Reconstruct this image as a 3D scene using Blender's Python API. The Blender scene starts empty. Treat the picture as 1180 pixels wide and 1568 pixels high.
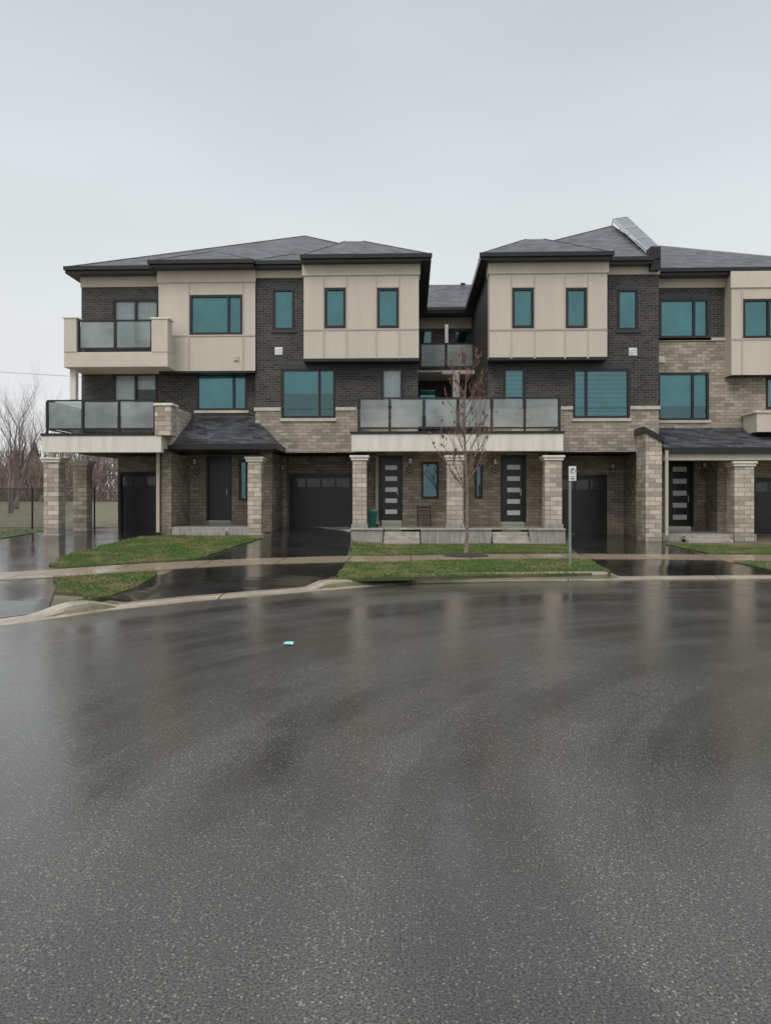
import bpy, bmesh, math, random
import numpy as np
from math import sin, cos, pi, radians, sqrt
random.seed(7); np.random.seed(7)
scene = bpy.context.scene
# ---------------------------------------------------------------- survey helpers
# photo measured as a survey: focal length in px, eye height, heading of the lens
F = 1150.0; TH = radians(1.9); C, S = cos(TH), sin(TH); EYE = 1.6
def ray(u, v):
    a = (u-590)/F
    return (a*C-S, a*S+C, (765-v)/F)
def PX(u, Y):
    r = ray(u, 765); return Y*r[0]/r[1]
def P(u, v, Y):
    r = ray(u, v); t = Y/r[1]; return (t*r[0], Y, EYE+t*r[2])
def PZ(u, v, Y): return P(u, v, Y)[2]
def smooth(t):
    t = max(0., min(1., t)); return t*t*(3-2*t)
# kerb line (x, y)
KP = [(-14,-60),(-13,-20),(-12.2,-8),(-11,-1),(-9,4),(-7.3,7),(-6.0,8.5),(-5.2,9.37),(-4.75,10.1),(-4.4,10.75),(-3.4,11.8),(-2.4,12.6),(-1.48,13.3),
      (-.7,13.95),(.1,14.4),(1.2,14.72),(2.6,14.95),(4.2,15.12),(7.3,15.5),(12,15.7),(20,15.3),(60,13),(200,8)]
kx = [p[0] for p in KP]; ky = [p[1] for p in KP]
def yk(x):
    if x <= -14: return -60
    return float(np.interp(x, kx, ky))
def kh(x):   # kerb height: dropped at the driveways
    def up(a, b): return smooth((x-a)/.35)*smooth((b-x)/.35)
    return .025 + .105*max(up(-4.95,-4.2), up(-1.75,4.3), up(8.7,60), up(-30,-7.6))
def H(x, y):
    l = smooth(-x/5.); sy = max(0, min(1, (y-13)/12.))
    far = .9*smooth((y-32)/40.)*smooth((-x-12)/6.)
    return .11 + sy*(.30*l+.03*(1-l)) + .13*max(0, min(1, (y-25)/4.5)) + far
def Zg(x, y):
    d = y-yk(x)
    k = kh(x); w = smooth(d/2.2)
    return k*(1-w)+H(x, y)*w
def G(u, v):
    z = .2
    for i in range(14):
        r = ray(u, v); t = (EYE-z)/(-r[2]); x, y = t*r[0], t*r[1]
        z = Zg(x, y)
    return (x, y)
# ---------------------------------------------------------------- materials
def newmat(name):
    m = bpy.data.materials.new(name); m.use_nodes = True
    n = m.node_tree.nodes; l = m.node_tree.links
    b = n['Principled BSDF']
    return m, n, l, b
def ramp(n, stops):
    r = n.new('ShaderNodeValToRGB'); e = r.color_ramp.elements
    while len(e) < len(stops): e.new(.5)
    for i, (p, c) in enumerate(stops):
        e[i].position = p; e[i].color = (c[0], c[1], c[2], 1) if hasattr(c, '__len__') else (c, c, c, 1)
    return r
def noise(n, l, vec, sc, det=4, rough=.6):
    t = n.new('ShaderNodeTexNoise'); t.inputs['Scale'].default_value = sc
    t.inputs['Detail'].default_value = det; t.inputs['Roughness'].default_value = rough
    l.new(vec, t.inputs['Vector']); return t
def mix(n, l, a, b, f, mode='MIX'):
    m = n.new('ShaderNodeMix'); m.data_type = 'RGBA'; m.blend_type = mode; m.clamp_factor = True
    for s, v in ((m.inputs[0], f), (m.inputs[6], a), (m.inputs[7], b)):
        if hasattr(v, 'type') and hasattr(v, 'links'): l.new(v, s)
        elif isinstance(v, (int, float)) and s != m.inputs[0]: s.default_value = (v, v, v, 1)
        elif isinstance(v, (int, float)): s.default_value = v
        else: s.default_value = (v[0], v[1], v[2], 1)
    return m.outputs[2]
def math_(n, l, op, a, b=None):
    m = n.new('ShaderNodeMath'); m.operation = op
    for i, v in enumerate((a, b)):
        if v is None: continue
        if isinstance(v, (int, float)): m.inputs[i].default_value = v
        else: l.new(v, m.inputs[i])
    return m.outputs[0]
def objc(n):
    return n.new('ShaderNodeTexCoord').outputs['Object']
def bump(n, l, b, h, s=.3, d=.01):
    bp = n.new('ShaderNodeBump'); bp.inputs['Strength'].default_value = s; bp.inputs['Distance'].default_value = d
    l.new(h, bp.inputs['Height']); l.new(bp.outputs[0], b.inputs['Normal'])
def simple(name, col, rough=.6, metal=0, var=.25, sc=3., streak=False, spec=.5):
    m, n, l, b = newmat(name)
    o = objc(n)
    if streak:
        mp = n.new('ShaderNodeMapping'); mp.inputs['Scale'].default_value = (3, 3, .35); l.new(o, mp.inputs[0]); o2 = mp.outputs[0]
    else: o2 = o
    t = noise(n, l, o2, sc, 4)
    r = ramp(n, [(.3, 1-var), (.7, 1+var*.4)]); l.new(t.outputs[0], r.inputs[0])
    l.new(mix(n, l, col, r.outputs[0], 1, 'MULTIPLY'), b.inputs['Base Color'])
    b.inputs['Roughness'].default_value = rough; b.inputs['Metallic'].default_value = metal
    b.inputs['Specular IOR Level'].default_value = spec
    return m
def brick(name, c1, c2, mortar, w, h, ms, rough=.8, var=.35, bs=.4, hi=None):
    m, n, l, b = newmat(name)
    o = objc(n); sp = n.new('ShaderNodeSeparateXYZ'); l.new(o, sp.inputs[0])
    cb = n.new('ShaderNodeCombineXYZ')
    l.new(math_(n, l, 'ADD', sp.outputs[0], sp.outputs[1]), cb.inputs[0]); l.new(sp.outputs[2], cb.inputs[1])
    t = n.new('ShaderNodeTexBrick'); l.new(cb.outputs[0], t.inputs['Vector'])
    t.inputs['Color1'].default_value = (*c1, 1); t.inputs['Color2'].default_value = (*c2, 1); t.inputs['Mortar'].default_value = (*mortar, 1)
    t.inputs['Scale'].default_value = 1; t.inputs['Brick Width'].default_value = w; t.inputs['Row Height'].default_value = h
    t.inputs['Mortar Size'].default_value = ms; t.inputs['Mortar Smooth'].default_value = .2; t.inputs['Bias'].default_value = 0
    nn = noise(n, l, o, 1.3, 4, .7); r = ramp(n, [(.25, 1-var), (.75, 1+var*.3)]); l.new(nn.outputs[0], r.inputs[0])
    n2 = noise(n, l, o, 40, 1); r2 = ramp(n, [(.2, .7), (.8, 1.2)]); l.new(n2.outputs[0], r2.inputs[0])
    c = mix(n, l, t.outputs[0], r.outputs[0], 1, 'MULTIPLY'); c = mix(n, l, c, r2.outputs[0], 1, 'MULTIPLY')
    # courses get darker towards the bottom, with a noisy edge
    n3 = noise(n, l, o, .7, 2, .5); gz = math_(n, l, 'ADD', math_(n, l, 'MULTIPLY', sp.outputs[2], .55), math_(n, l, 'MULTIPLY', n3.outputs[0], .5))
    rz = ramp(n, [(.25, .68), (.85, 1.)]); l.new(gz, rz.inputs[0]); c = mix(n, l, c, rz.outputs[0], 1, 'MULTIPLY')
    l.new(c, b.inputs['Base Color']); b.inputs['Roughness'].default_value = rough
    inv = math_(n, l, 'SUBTRACT', 1, t.outputs['Fac'])
    bump(n, l, b, math_(n, l, 'ADD', inv, math_(n, l, 'MULTIPLY', n2.outputs[0], .5)), bs, .01)
    return m
M = {}
M['brick'] = brick('dark_brick', (.014,.014,.017), (.072,.062,.060), (.15,.14,.13), .25, .088, .010, rough=.6, var=.4)
M['stone'] = brick('tan_stone', (.43,.365,.295), (.76,.675,.565), (.28,.25,.215), .42, .155, .010, var=.32)
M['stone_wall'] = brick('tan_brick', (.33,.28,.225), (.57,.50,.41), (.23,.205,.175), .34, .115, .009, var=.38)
M['siding'] = simple('beige_panel', (.63,.565,.475), .55, var=.07, sc=.7, streak=True)
M['frieze'] = simple('beige_trim', (.65,.59,.50), .55, var=.08, sc=1.5)
M['batten'] = simple('beige_batten', (.52,.465,.39), .6, var=.1)
M['white'] = simple('white_stone_trim', (.79,.75,.68), .6, var=.16, sc=1.4, streak=True)
M['black'] = simple('black_trim', (.014,.014,.016), .35, var=.2)
M['blackdoor'] = simple('black_door_paint', (.02,.02,.024), .3, var=.2)
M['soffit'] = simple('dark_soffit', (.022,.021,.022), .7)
def concrete(name, col, joints, ox=.0):
    m, n, l, b = newmat(name); o = objc(n)
    a = noise(n, l, o, 1.6, 5, .65); r = ramp(n, [(.3, .5), (.7, 1.15)]); l.new(a.outputs[0], r.inputs[0])
    f = noise(n, l, o, 60, 2); r2 = ramp(n, [(.2, .8), (.8, 1.15)]); l.new(f.outputs[0], r2.inputs[0])
    c = mix(n, l, col, r.outputs[0], 1, 'MULTIPLY'); c = mix(n, l, c, r2.outputs[0], 1, 'MULTIPLY')
    sp = n.new('ShaderNodeSeparateXYZ'); l.new(o, sp.inputs[0])
    fx = math_(n, l, 'FRACT', math_(n, l, 'DIVIDE', sp.outputs[0], joints)); j = math_(n, l, 'LESS_THAN', fx, .018/joints*1.6)
    c = mix(n, l, c, (.05,.045,.04), j); l.new(c, b.inputs['Base Color'])
    rr = ramp(n, [(.35, .42), (.65, .12)]); l.new(a.outputs[0], rr.inputs[0]); l.new(rr.outputs[0], b.inputs['Roughness'])
    bump(n, l, b, f.outputs[0], .15, .003)
    return m
M['walk'] = concrete('wet_concrete_sidewalk', (.35,.275,.195), 1.5)
M['kerb'] = concrete('wet_concrete_kerb', (.39,.33,.255), 3.1)
M['concrete'] = simple('wet_concrete', (.42,.39,.345), .42, var=.35, sc=4)
M['plinth'] = simple('porch_concrete', (.36,.345,.32), .5, var=.35, sc=4, streak=True)
M['sill'] = simple('dark_sill', (.045,.045,.047), .5)
M['ssill'] = simple('stone_sill', (.60,.55,.47), .6)
M['curtain'] = simple('white_curtain', (.95,.94,.92), .9, var=.15, sc=14)
M['interior'] = simple('dark_interior', (.10,.10,.10), .9, var=.6, sc=2)
M['white_vent'] = simple('white_vent_plastic', (.85,.85,.85), .5)
M['metal'] = simple('galvanised_steel', (.30,.36,.37), .45, .5)
M['green'] = simple('green_bin_plastic', (.01,.12,.10), .4)
M['wood'] = simple('bench_wood', (.09,.05,.035), .6)
M['solar'] = simple('solar_cell', (.10,.11,.13), .12)
M['alu'] = simple('aluminium', (.45,.47,.49), .4, .3)
M['bark'] = simple('young_bark', (.26,.20,.18), .85, var=.5, sc=20)
M['dbark'] = simple('distant_bark', (.235,.185,.165), .9, var=.5, sc=.5)
M['conifer'] = simple('conifer_needles', (.05,.065,.045), .9, var=.5, sc=1.)
M['leaf'] = simple('dry_leaf', (.22,.10,.05), .8, var=.5, sc=30)
M['mulch'] = simple('mulch', (.05,.035,.028), .9, var=.5, sc=30)
M['lite'] = simple('frosted_door_lite', (.85,.88,.90), .25, var=.1)
M['plaque'] = simple('plaque', (.05,.05,.05), .4)
M['signwhite'] = simple('sign_white', (.8,.8,.8), .4, var=.08)
M['signgreen'] = simple('sign_black_print', (.02,.03,.03), .4)
M['teal_litter'] = simple('face_mask_fabric', (.30,.70,.70), .7)
M['red_litter'] = simple('red_wrapper', (.35,.05,.04), .5)
def blinds(name, a, bcol, period, duty):
    m, n, l, b = newmat(name); o = objc(n); sp = n.new('ShaderNodeSeparateXYZ'); l.new(o, sp.inputs[0])
    f = math_(n, l, 'FRACT', math_(n, l, 'DIVIDE', sp.outputs[2], period))
    g = math_(n, l, 'GREATER_THAN', f, duty)
    nn = noise(n, l, o, 1.1, 2); r = ramp(n, [(.3, .6), (.7, 1.)]); l.new(nn.outputs[0], r.inputs[0])
    l.new(mix(n, l, mix(n, l, a, bcol, g), r.outputs[0], 1, 'MULTIPLY'), b.inputs['Base Color']); b.inputs['Roughness'].default_value = .9
    return m
M['zebra'] = blinds('zebra_blind', (.95,.95,.93), (.50,.50,.49), .16, .55)
M['blind'] = blinds('roller_blind', (.92,.90,.88), (.84,.82,.80), .07, .5)
def glass(name, tint, refl_ior, diff=0., dcol=(.7,.75,.75), grough=.02, gcol=(.9,1,1,1)):
    m, n, l, b = newmat(name); n.remove(b)
    out = [x for x in n if x.type == 'OUTPUT_MATERIAL'][0]
    tr = n.new('ShaderNodeBsdfTransparent'); tr.inputs[0].default_value = (*tint, 1)
    gl = n.new('ShaderNodeBsdfGlossy'); gl.inputs['Roughness'].default_value = grough; gl.inputs[0].default_value = gcol
    nz = noise(n, l, objc(n), .8, 2); bp = n.new('ShaderNodeBump'); bp.inputs['Strength'].default_value = .15; bp.inputs['Distance'].default_value = .02
    l.new(nz.outputs[0], bp.inputs['Height']); l.new(bp.outputs[0], gl.inputs['Normal'])
    fr = n.new('ShaderNodeFresnel'); fr.inputs[0].default_value = refl_ior
    base = tr.outputs[0]
    if diff > 0:
        d = n.new('ShaderNodeBsdfDiffuse'); d.inputs[0].default_value = (*dcol, 1)
        t2 = n.new('ShaderNodeBsdfTranslucent'); t2.inputs[0].default_value = (*dcol, 1)
        m0 = n.new('ShaderNodeMixShader'); m0.inputs[0].default_value = .4; l.new(d.outputs[0], m0.inputs[1]); l.new(t2.outputs[0], m0.inputs[2])
        m1 = n.new('ShaderNodeMixShader')
        mp = n.new('ShaderNodeMapping'); mp.inputs['Scale'].default_value = (.7, .7, .9); l.new(objc(n), mp.inputs[0])
        nf = noise(n, l, mp.outputs[0], 1., 2); rf = ramp(n, [(.35, diff*.55), (.65, diff*1.45)]); l.new(nf.outputs[0], rf.inputs[0]); l.new(rf.outputs[0], m1.inputs[0])
        l.new(tr.outputs[0], m1.inputs[1]); l.new(m0.outputs[0], m1.inputs[2])
        base = m1.outputs[0]
    mx = n.new('ShaderNodeMixShader'); l.new(fr.outputs[0], mx.inputs[0]); l.new(base, mx.inputs[1]); l.new(gl.outputs[0], mx.inputs[2])
    l.new(mx.outputs[0], out.inputs['Surface'])
    return m
M['glass'] = glass('tinted_window_glass', (.40,.87,.92), 2.2, gcol=(.6,.96,1,1))
M['clearglass'] = glass('door_glass', (.88,.93,.95), 1.6)
M['frost'] = glass('frosted_balcony_glass', (.74,.79,.79), 1.6, .45, (.70,.74,.74), .08)
M['darkglass'] = simple('garage_lite_glass', (.10,.12,.13), .08, var=.3)
def shingles():
    m, n, l, b = newmat('asphalt_shingles'); o = objc(n)
    sp = n.new('ShaderNodeSeparateXYZ'); l.new(o, sp.inputs[0]); cb = n.new('ShaderNodeCombineXYZ')
    l.new(math_(n, l, 'ADD', sp.outputs[0], math_(n, l, 'MULTIPLY', sp.outputs[1], .7)), cb.inputs[0]); l.new(math_(n, l, 'MULTIPLY', sp.outputs[2], 2.1), cb.inputs[1])
    t = n.new('ShaderNodeTexBrick'); l.new(cb.outputs[0], t.inputs['Vector'])
    t.inputs['Color1'].default_value = (.018,.019,.026, 1); t.inputs['Color2'].default_value = (.10,.103,.122, 1); t.inputs['Mortar'].default_value = (.010,.010,.014, 1)
    t.inputs['Scale'].default_value = 1; t.inputs['Brick Width'].default_value = .36; t.inputs['Row Height'].default_value = .18; t.inputs['Mortar Size'].default_value = .008
    nn = noise(n, l, o, 6, 3, .7); r = ramp(n, [(.3, .55), (.7, 1.3)]); l.new(nn.outputs[0], r.inputs[0])
    l.new(mix(n, l, t.outputs[0], r.outputs[0], 1, 'MULTIPLY'), b.inputs['Base Color'])
    b.inputs['Roughness'].default_value = .5; bump(n, l, b, nn.outputs[0], .4, .01)
    return m
M['shingle'] = shingles()
# asphalt, wet
def asphalt(name, dark=1., tracks=True, r0=.08, r1=.27):
    m, n, l, b = newmat(name); o = objc(n)
    sp = n.new('ShaderNodeSeparateXYZ'); l.new(o, sp.inputs[0])
    big = noise(n, l, o, .45, 3, .6)
    if tracks:
        dx = math_(n, l, 'SUBTRACT', sp.outputs[0], 5.5); dy = math_(n, l, 'SUBTRACT', sp.outputs[1], 3.2)
        rr = math_(n, l, 'SQRT', math_(n, l, 'ADD', math_(n, l, 'MULTIPLY', dx, dx), math_(n, l, 'MULTIPLY', dy, dy)))
        an = math_(n, l, 'ARCTAN2', dx, dy)
        cb = n.new('ShaderNodeCombineXYZ'); l.new(math_(n, l, 'MULTIPLY', rr, 1.25), cb.inputs[0]); l.new(math_(n, l, 'MULTIPLY', an, .55), cb.inputs[1])
        tn = noise(n, l, cb.outputs[0], 1.3, 4, .6)
        val = math_(n, l, 'ADD', math_(n, l, 'MULTIPLY', tn.outputs[0], .55), math_(n, l, 'MULTIPLY', big.outputs[0], .45))
    else: val = big.outputs[0]
    wet = ramp(n, [(.40, 0), (.60, 1)]); l.new(val, wet.inputs[0])
    fine = noise(n, l, o, 95, 3, .8)
    fr = ramp(n, [(.38, (.015*dark, .0145*dark, .0138*dark)), (.62, (.150*dark, .141*dark, .128*dark))]); l.new(fine.outputs[0], fr.inputs[0])
    vo = n.new('ShaderNodeTexVoronoi'); vo.inputs['Scale'].default_value = 78; l.new(o, vo.inputs['Vector'])
    vs = n.new('ShaderNodeSeparateColor'); l.new(vo.outputs['Color'], vs.inputs[0])
    pick = math_(n, l, 'GREATER_THAN', vs.outputs[0], .66)
    near = ramp(n, [(.24, 1), (.46, 0)]); l.new(vo.outputs['Distance'], near.inputs[0])
    st = math_(n, l, 'MULTIPLY', pick, near.outputs[0])
    stone = ramp(n, [(0, (.08, .075, .067)), (1, (.40, .37, .33))]); l.new(vs.outputs[1], stone.inputs[0])
    c = mix(n, l, fr.outputs[0], stone.outputs[0], math_(n, l, 'MULTIPLY', st, .8*min(1, dark)))
    dk = ramp(n, [(0, 1.), (1, .58)]); l.new(wet.outputs[0], dk.inputs[0])
    c = mix(n, l, c, dk.outputs[0], 1, 'MULTIPLY')
    l.new(c, b.inputs['Base Color'])
    mr = n.new('ShaderNodeMapRange'); mr.inputs[3].default_value = r1; mr.inputs[4].default_value = r0
    l.new(wet.outputs[0], mr.inputs[0]); l.new(mr.outputs[0], b.inputs['Roughness'])
    b.inputs['IOR'].default_value = 1.5
    hgt = math_(n, l, 'ADD', math_(n, l, 'MULTIPLY', fine.outputs[0], .6), math_(n, l, 'MULTIPLY', vo.outputs['Distance'], -.5))
    b1 = n.new('ShaderNodeBump'); b1.inputs['Strength'].default_value = .15; b1.inputs['Distance'].default_value = .004; l.new(hgt, b1.inputs['Height'])
    ud = noise(n, l, o, 3.2, 2, .5)
    b2 = n.new('ShaderNodeBump'); b2.inputs['Strength'].default_value = .2; b2.inputs['Distance'].default_value = .011; l.new(ud.outputs[0], b2.inputs['Height']); l.new(b1.outputs[0], b2.inputs['Normal'])
    l.new(b2.outputs[0], b.inputs['Normal'])
    return m
M['road'] = asphalt('wet_asphalt_road')
M['drive'] = asphalt('wet_asphalt_driveway', .32, False, .04, .16)
def grassm(name, g1, g2, br, bias):
    m, n, l, b = newmat(name); o = objc(n)
    a = noise(n, l, o, 1.4, 4, .75); f = noise(n, l, o, 35, 2, .7)
    r = ramp(n, [(.3, g1), (.7, g2)]); l.new(f.outputs[0], r.inputs[0])
    k = ramp(n, [(bias, 0), (bias+.14, 1)]); l.new(a.outputs[0], k.inputs[0])
    kk = math_(n, l, 'MULTIPLY', k.outputs[0], .85)
    l.new(mix(n, l, r.outputs[0], br, kk), b.inputs['Base Color']); b.inputs['Roughness'].default_value = .7
    bump(n, l, b, f.outputs[0], .5, .02)
    return m
M['soil'] = grassm('lawn_soil', (.035,.05,.015), (.08,.10,.03), (.14,.11,.065), .46)
M['blade'] = grassm('grass_blades', (.05,.12,.016), (.11,.21,.036), (.30,.24,.12), .48)
M['field'] = grassm('field_grass', (.07,.075,.035), (.14,.14,.07), (.20,.165,.11), .45)
# ---------------------------------------------------------------- mesh building
PARTS = {}; PARENT = {}
def part(par, name, mat):
    k = (par, name)
    if k not in PARTS: PARTS[k] = [[], [], mat]
    return PARTS[k]
def poly(p, pts):
    b = len(p[0]); p[0].extend(pts); p[1].append(tuple(range(b, b+len(pts))))
def box(p, x0, x1, y0, y1, z0, z1):
    b = len(p[0])
    p[0].extend([(x0,y0,z0),(x1,y0,z0),(x1,y1,z0),(x0,y1,z0),(x0,y0,z1),(x1,y0,z1),(x1,y1,z1),(x0,y1,z1)])
    for f in ((3,2,1,0),(4,5,6,7),(0,1,5,4),(1,2,6,5),(2,3,7,6),(3,0,4,7)): p[1].append(tuple(b+i for i in f))
def prism(p, xz, y0, y1):
    n = len(xz); b = len(p[0])
    for y in (y0, y1): p[0].extend([(x, y, z) for x, z in xz])
    p[1].append(tuple(b+i for i in range(n))); p[1].append(tuple(b+2*n-1-i for i in range(n)))
    for i in range(n): j = (i+1) % n; p[1].append((b+i, b+n+i, b+n+j, b+j))
def rect(u0, v0, u1, v1, Y):
    um = (u0+u1)/2
    return PX(u0, Y), PX(u1, Y), PZ(um, v1, Y), PZ(um, v0, Y)
def pbox(p, u0, v0, u1, v1, Y, d, dz=0):
    x0, x1, z0, z1 = rect(u0, v0, u1, v1, Y); box(p, x0, x1, Y, Y+d, z0, z1)
def cyl(p, cx, cz, y0, y1, r, n=20):
    b = len(p[0])
    for y in (y0, y1):
        for i in range(n): p[0].append((cx+r*cos(2*pi*i/n), y, cz+r*sin(2*pi*i/n)))
    p[1].append(tuple(b+i for i in range(n)))
    for i in range(n): p[1].append((b+i, b+(i+1) % n, b+n+(i+1) % n, b+n+i))
def tube(p, a, b_, r0, r1, n=5):
    a = np.array(a, float); c = np.array(b_, float); d = c-a; L = np.linalg.norm(d)
    if L < 1e-6: return
    d /= L; q = np.array([0, 0, 1.]) if abs(d[2]) < .9 else np.array([1., 0, 0])
    s = np.cross(d, q); s /= np.linalg.norm(s); t = np.cross(d, s)
    b = len(p[0])
    for (o, r) in ((a, r0), (c, r1)):
        for i in range(n):
            w = o+r*(cos(2*pi*i/n)*s+sin(2*pi*i/n)*t); p[0].append(tuple(w))
    for i in range(n): p[1].append((b+i, b+(i+1) % n, b+n+(i+1) % n, b+n+i))
    p[1].append(tuple(b+n+i for i in range(n)))
def wall(p, x0, x1, z0, z1, Y, holes=(), rev=.16, revp=None):
    hs = [(max(a, x0), min(b, x1), max(c, z0), min(d, z1)) for a, b, c, d in holes if a < x1 and b > x0 and c < z1 and d > z0]
    xs = sorted(set([x0, x1]+[h[0] for h in hs]+[h[1] for h in hs])); zs = sorted(set([z0, z1]+[h[2] for h in hs]+[h[3] for h in hs]))
    for i in range(len(xs)-1):
        for j in range(len(zs)-1):
            cx = (xs[i]+xs[i+1])/2; cz = (zs[j]+zs[j+1])/2
            if any(h[0] < cx < h[1] and h[2] < cz < h[3] for h in hs): continue
            poly(p, [(xs[i],Y,zs[j]),(xs[i+1],Y,zs[j]),(xs[i+1],Y,zs[j+1]),(xs[i],Y,zs[j+1])])
    for a, b, c, d in hs:
        poly(p, [(a,Y,c),(a,Y+rev,c),(a,Y+rev,d),(a,Y,d)]); poly(p, [(b,Y,c),(b,Y,d),(b,Y+rev,d),(b,Y+rev,c)])
        poly(p, [(a,Y,d),(a,Y+rev,d),(b,Y+rev,d),(b,Y,d)]); poly(p, [(a,Y,c),(b,Y,c),(b,Y+rev,c),(a,Y+rev,c)])
def sidewall(p, x, y0, y1, z0, z1): poly(p, [(x,y0,z0),(x,y1,z0),(x,y1,z1),(x,y0,z1)])
def window(par, u0, v0, u1, v1, Y, mull=(), inner='blind', cover=1., sill=None, hb=(), fw=.07, split=None):
    x0, x1, z0, z1 = rect(u0, v0, u1, v1, Y)
    clear = inner == 'curtain'
    fr = part(par, 'window_frames', 'black'); gl = part(par, 'door_glass' if clear else 'window_glass', 'clearglass' if clear else 'glass')
    e = .012; ya, yb = Y-.02, Y+.10
    box(fr, x0-e, x0+fw, ya, yb, z0-e, z1+e); box(fr, x1-fw, x1+e, ya, yb, z0-e, z1+e)
    box(fr, x0+fw, x1-fw, ya+.003, yb, z1-fw, z1+e); box(fr, x0+fw, x1-fw, ya+.003, yb, z0-e, z0+fw)
    for mu in mull:
        mx = PX(mu, Y); box(fr, mx-.04, mx+.04, ya+.006, yb-.01, z0+fw, z1-fw)
    for hv in hb:
        mz = PZ(u0, hv, Y); box(fr, x0+fw, x1-fw, ya+.009, yb-.01, mz-.03, mz+.03)
    poly(gl, [(x0+.02,Y+.05,z0+.02),(x1-.02,Y+.05,z0+.02),(x1-.02,Y+.05,z1-.02),(x0+.02,Y+.05,z1-.02)])
    rm = part(par, 'room_interior', 'interior'); D = 1.2
    poly(rm, [(x0-.3,Y+D,z0-.2),(x1+.3,Y+D,z0-.2),(x1+.3,Y+D,z1+.2),(x0-.3,Y+D,z1+.2)])
    for xx in (x0-.001, x1+.001): poly(rm, [(xx,Y+.17,z0),(xx,Y+D,z0),(xx,Y+D,z1),(xx,Y+.17,z1)])
    for zz in (z0-.001, z1+.001): poly(rm, [(x0,Y+.17,zz),(x1,Y+.17,zz),(x1,Y+D,zz),(x0,Y+D,zz)])
    if inner in ('blind', 'zebra', 'curtain'):
        bl = part(par, inner+'s', inner)
        edges = [x0+.03]+[PX(mu, Y) for mu in mull]+[x1-.03]
        for i in range(len(edges)-1):
            cv = cover if i == 0 or split is None else split
            zz = z1-(z1-z0)*cv
            if zz < z1-.01:
                if inner == 'curtain':
                    a, b_ = edges[i], edges[i+1]; N = 16
                    for k in range(N):
                        xa = a+(b_-a)*k/N; xb = a+(b_-a)*(k+1)/N
                        poly(bl, [(xa,Y+.13+.02*(k % 2),zz),(xb,Y+.13+.02*((k+1) % 2),zz),(xb,Y+.13+.02*((k+1) % 2),z1),(xa,Y+.13+.02*(k % 2),z1)])
                else: box(bl, edges[i]+.015, edges[i+1]-.015, Y+.12, Y+.125, zz, z1-.02)
    if sill:
        s = part(par, 'sills_'+sill, sill); box(s, x0-.08, x1+.08, Y-.05, Y+.1, z0-.11, z0-.014)
        if sill == 'sill': box(s, x0-.08, x1+.08, Y-.012, Y+.05, z1+.014, z1+.17)
    return (x0, x1, z0, z1)
def railing(par, pts, z0, z1):
    fr = part(par, 'balcony_rail_frame', 'black'); gl = part(par, 'balcony_glass', 'frost')
    for (a, b_, ts) in pts:
        a = np.array(a); b_ = np.array(b_); d = b_-a
        for t in ts:
            q = a+d*t; box(fr, q[0]-.035, q[0]+.035, q[1]-.035, q[1]+.035, z0-.12, z1)
        xs = sorted((a[0], b_[0])); ys = sorted((a[1], b_[1]))
        if xs[1]-xs[0] > ys[1]-ys[0]:
            box(fr, xs[0], xs[1], a[1]-.03, a[1]+.03, z1+.001, z1+.055); box(fr, xs[0], xs[1], a[1]-.02, a[1]+.02, z0, z0+.05)
            for i in range(len(ts)-1):
                qa = a+d*ts[i]; qb = a+d*ts[i+1]; xx = sorted((qa[0], qb[0])); box(gl, xx[0]+.06, xx[1]-.06, a[1]-.005, a[1]+.005, z0+.07, z1-.02)
        else:
            box(fr, a[0]-.03, a[0]+.03, ys[0]+.04, ys[1], z1+.002, z1+.053); box(fr, a[0]-.02, a[0]+.02, ys[0]+.04, ys[1], z0+.001, z0+.049)
            box(gl, a[0]-.005, a[0]+.005, ys[0]+.06, ys[1], z0+.07, z1-.02)
def column(par, u0, v0, u1, v1, Y, capv=10, base=None, z0=None):
    x0, x1, zb, zt = rect(u0, v0, u1, v1, Y); w = x1-x0
    if z0 is not None: zb = z0
    box(part(par, 'porch_columns', 'stone'), x0, x1, Y, Y+w, zb, zt)
    c = part(par, 'column_caps', 'white')
    box(c, x0-.05, x1+.05, Y-.05, Y+w+.05, zt-.001, zt+.09); box(c, x0-.09, x1+.09, Y-.09, Y+w+.09, zt+.09, zt+.17)
    if base: box(part(par, 'column_bases', 'plinth'), x0-.04, x1+.04, Y-.04, Y+w+.04, zb-.02, zb+.14)
def hip(par, x0, x1, y0, z0, dep, s, xm0, xm1, back=4., yb=None):
    r = part(par, 'roof_shingles', 'shingle'); zp = z0+s*dep
    a, b_ = (x0,y0,z0), (x1,y0,z0); R0, R1 = (xm0,y0+dep,zp), (xm1,y0+dep,zp)
    poly(r, [a, b_, R1, R0] if xm1-xm0 > .01 else [a, b_, R0])
    poly(r, [a, R0, (xm0,y0+dep+back,zp), (x0,y0+dep+back,z0)]); poly(r, [b_, (x1,y0+dep+back,z0), (xm1,y0+dep+back,zp), R1])
    if xm1-xm0 > .01: poly(r, [R0, R1, (xm1,y0+dep+back,zp), (xm0,y0+dep+back,zp)])
    cp = part(par, 'ridge_caps', 'shingle')
    for m0, m1 in ((a, R0), (b_, R1), (R0, (xm0,y0+dep+back,zp))): tube(cp, m0, m1, .022, .022, 5)
def eave(par, x0, x1, y0, y1, z1, t=.21):
    p = part(par, 'eaves_and_soffit', 'black'); box(p, x0, x1, y0, y1, z1-t, z1)
    box(p, x0-.03, x1+.03, y0-.09, y0-.001, z1-.12, z1+.02)   # gutter
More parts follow.
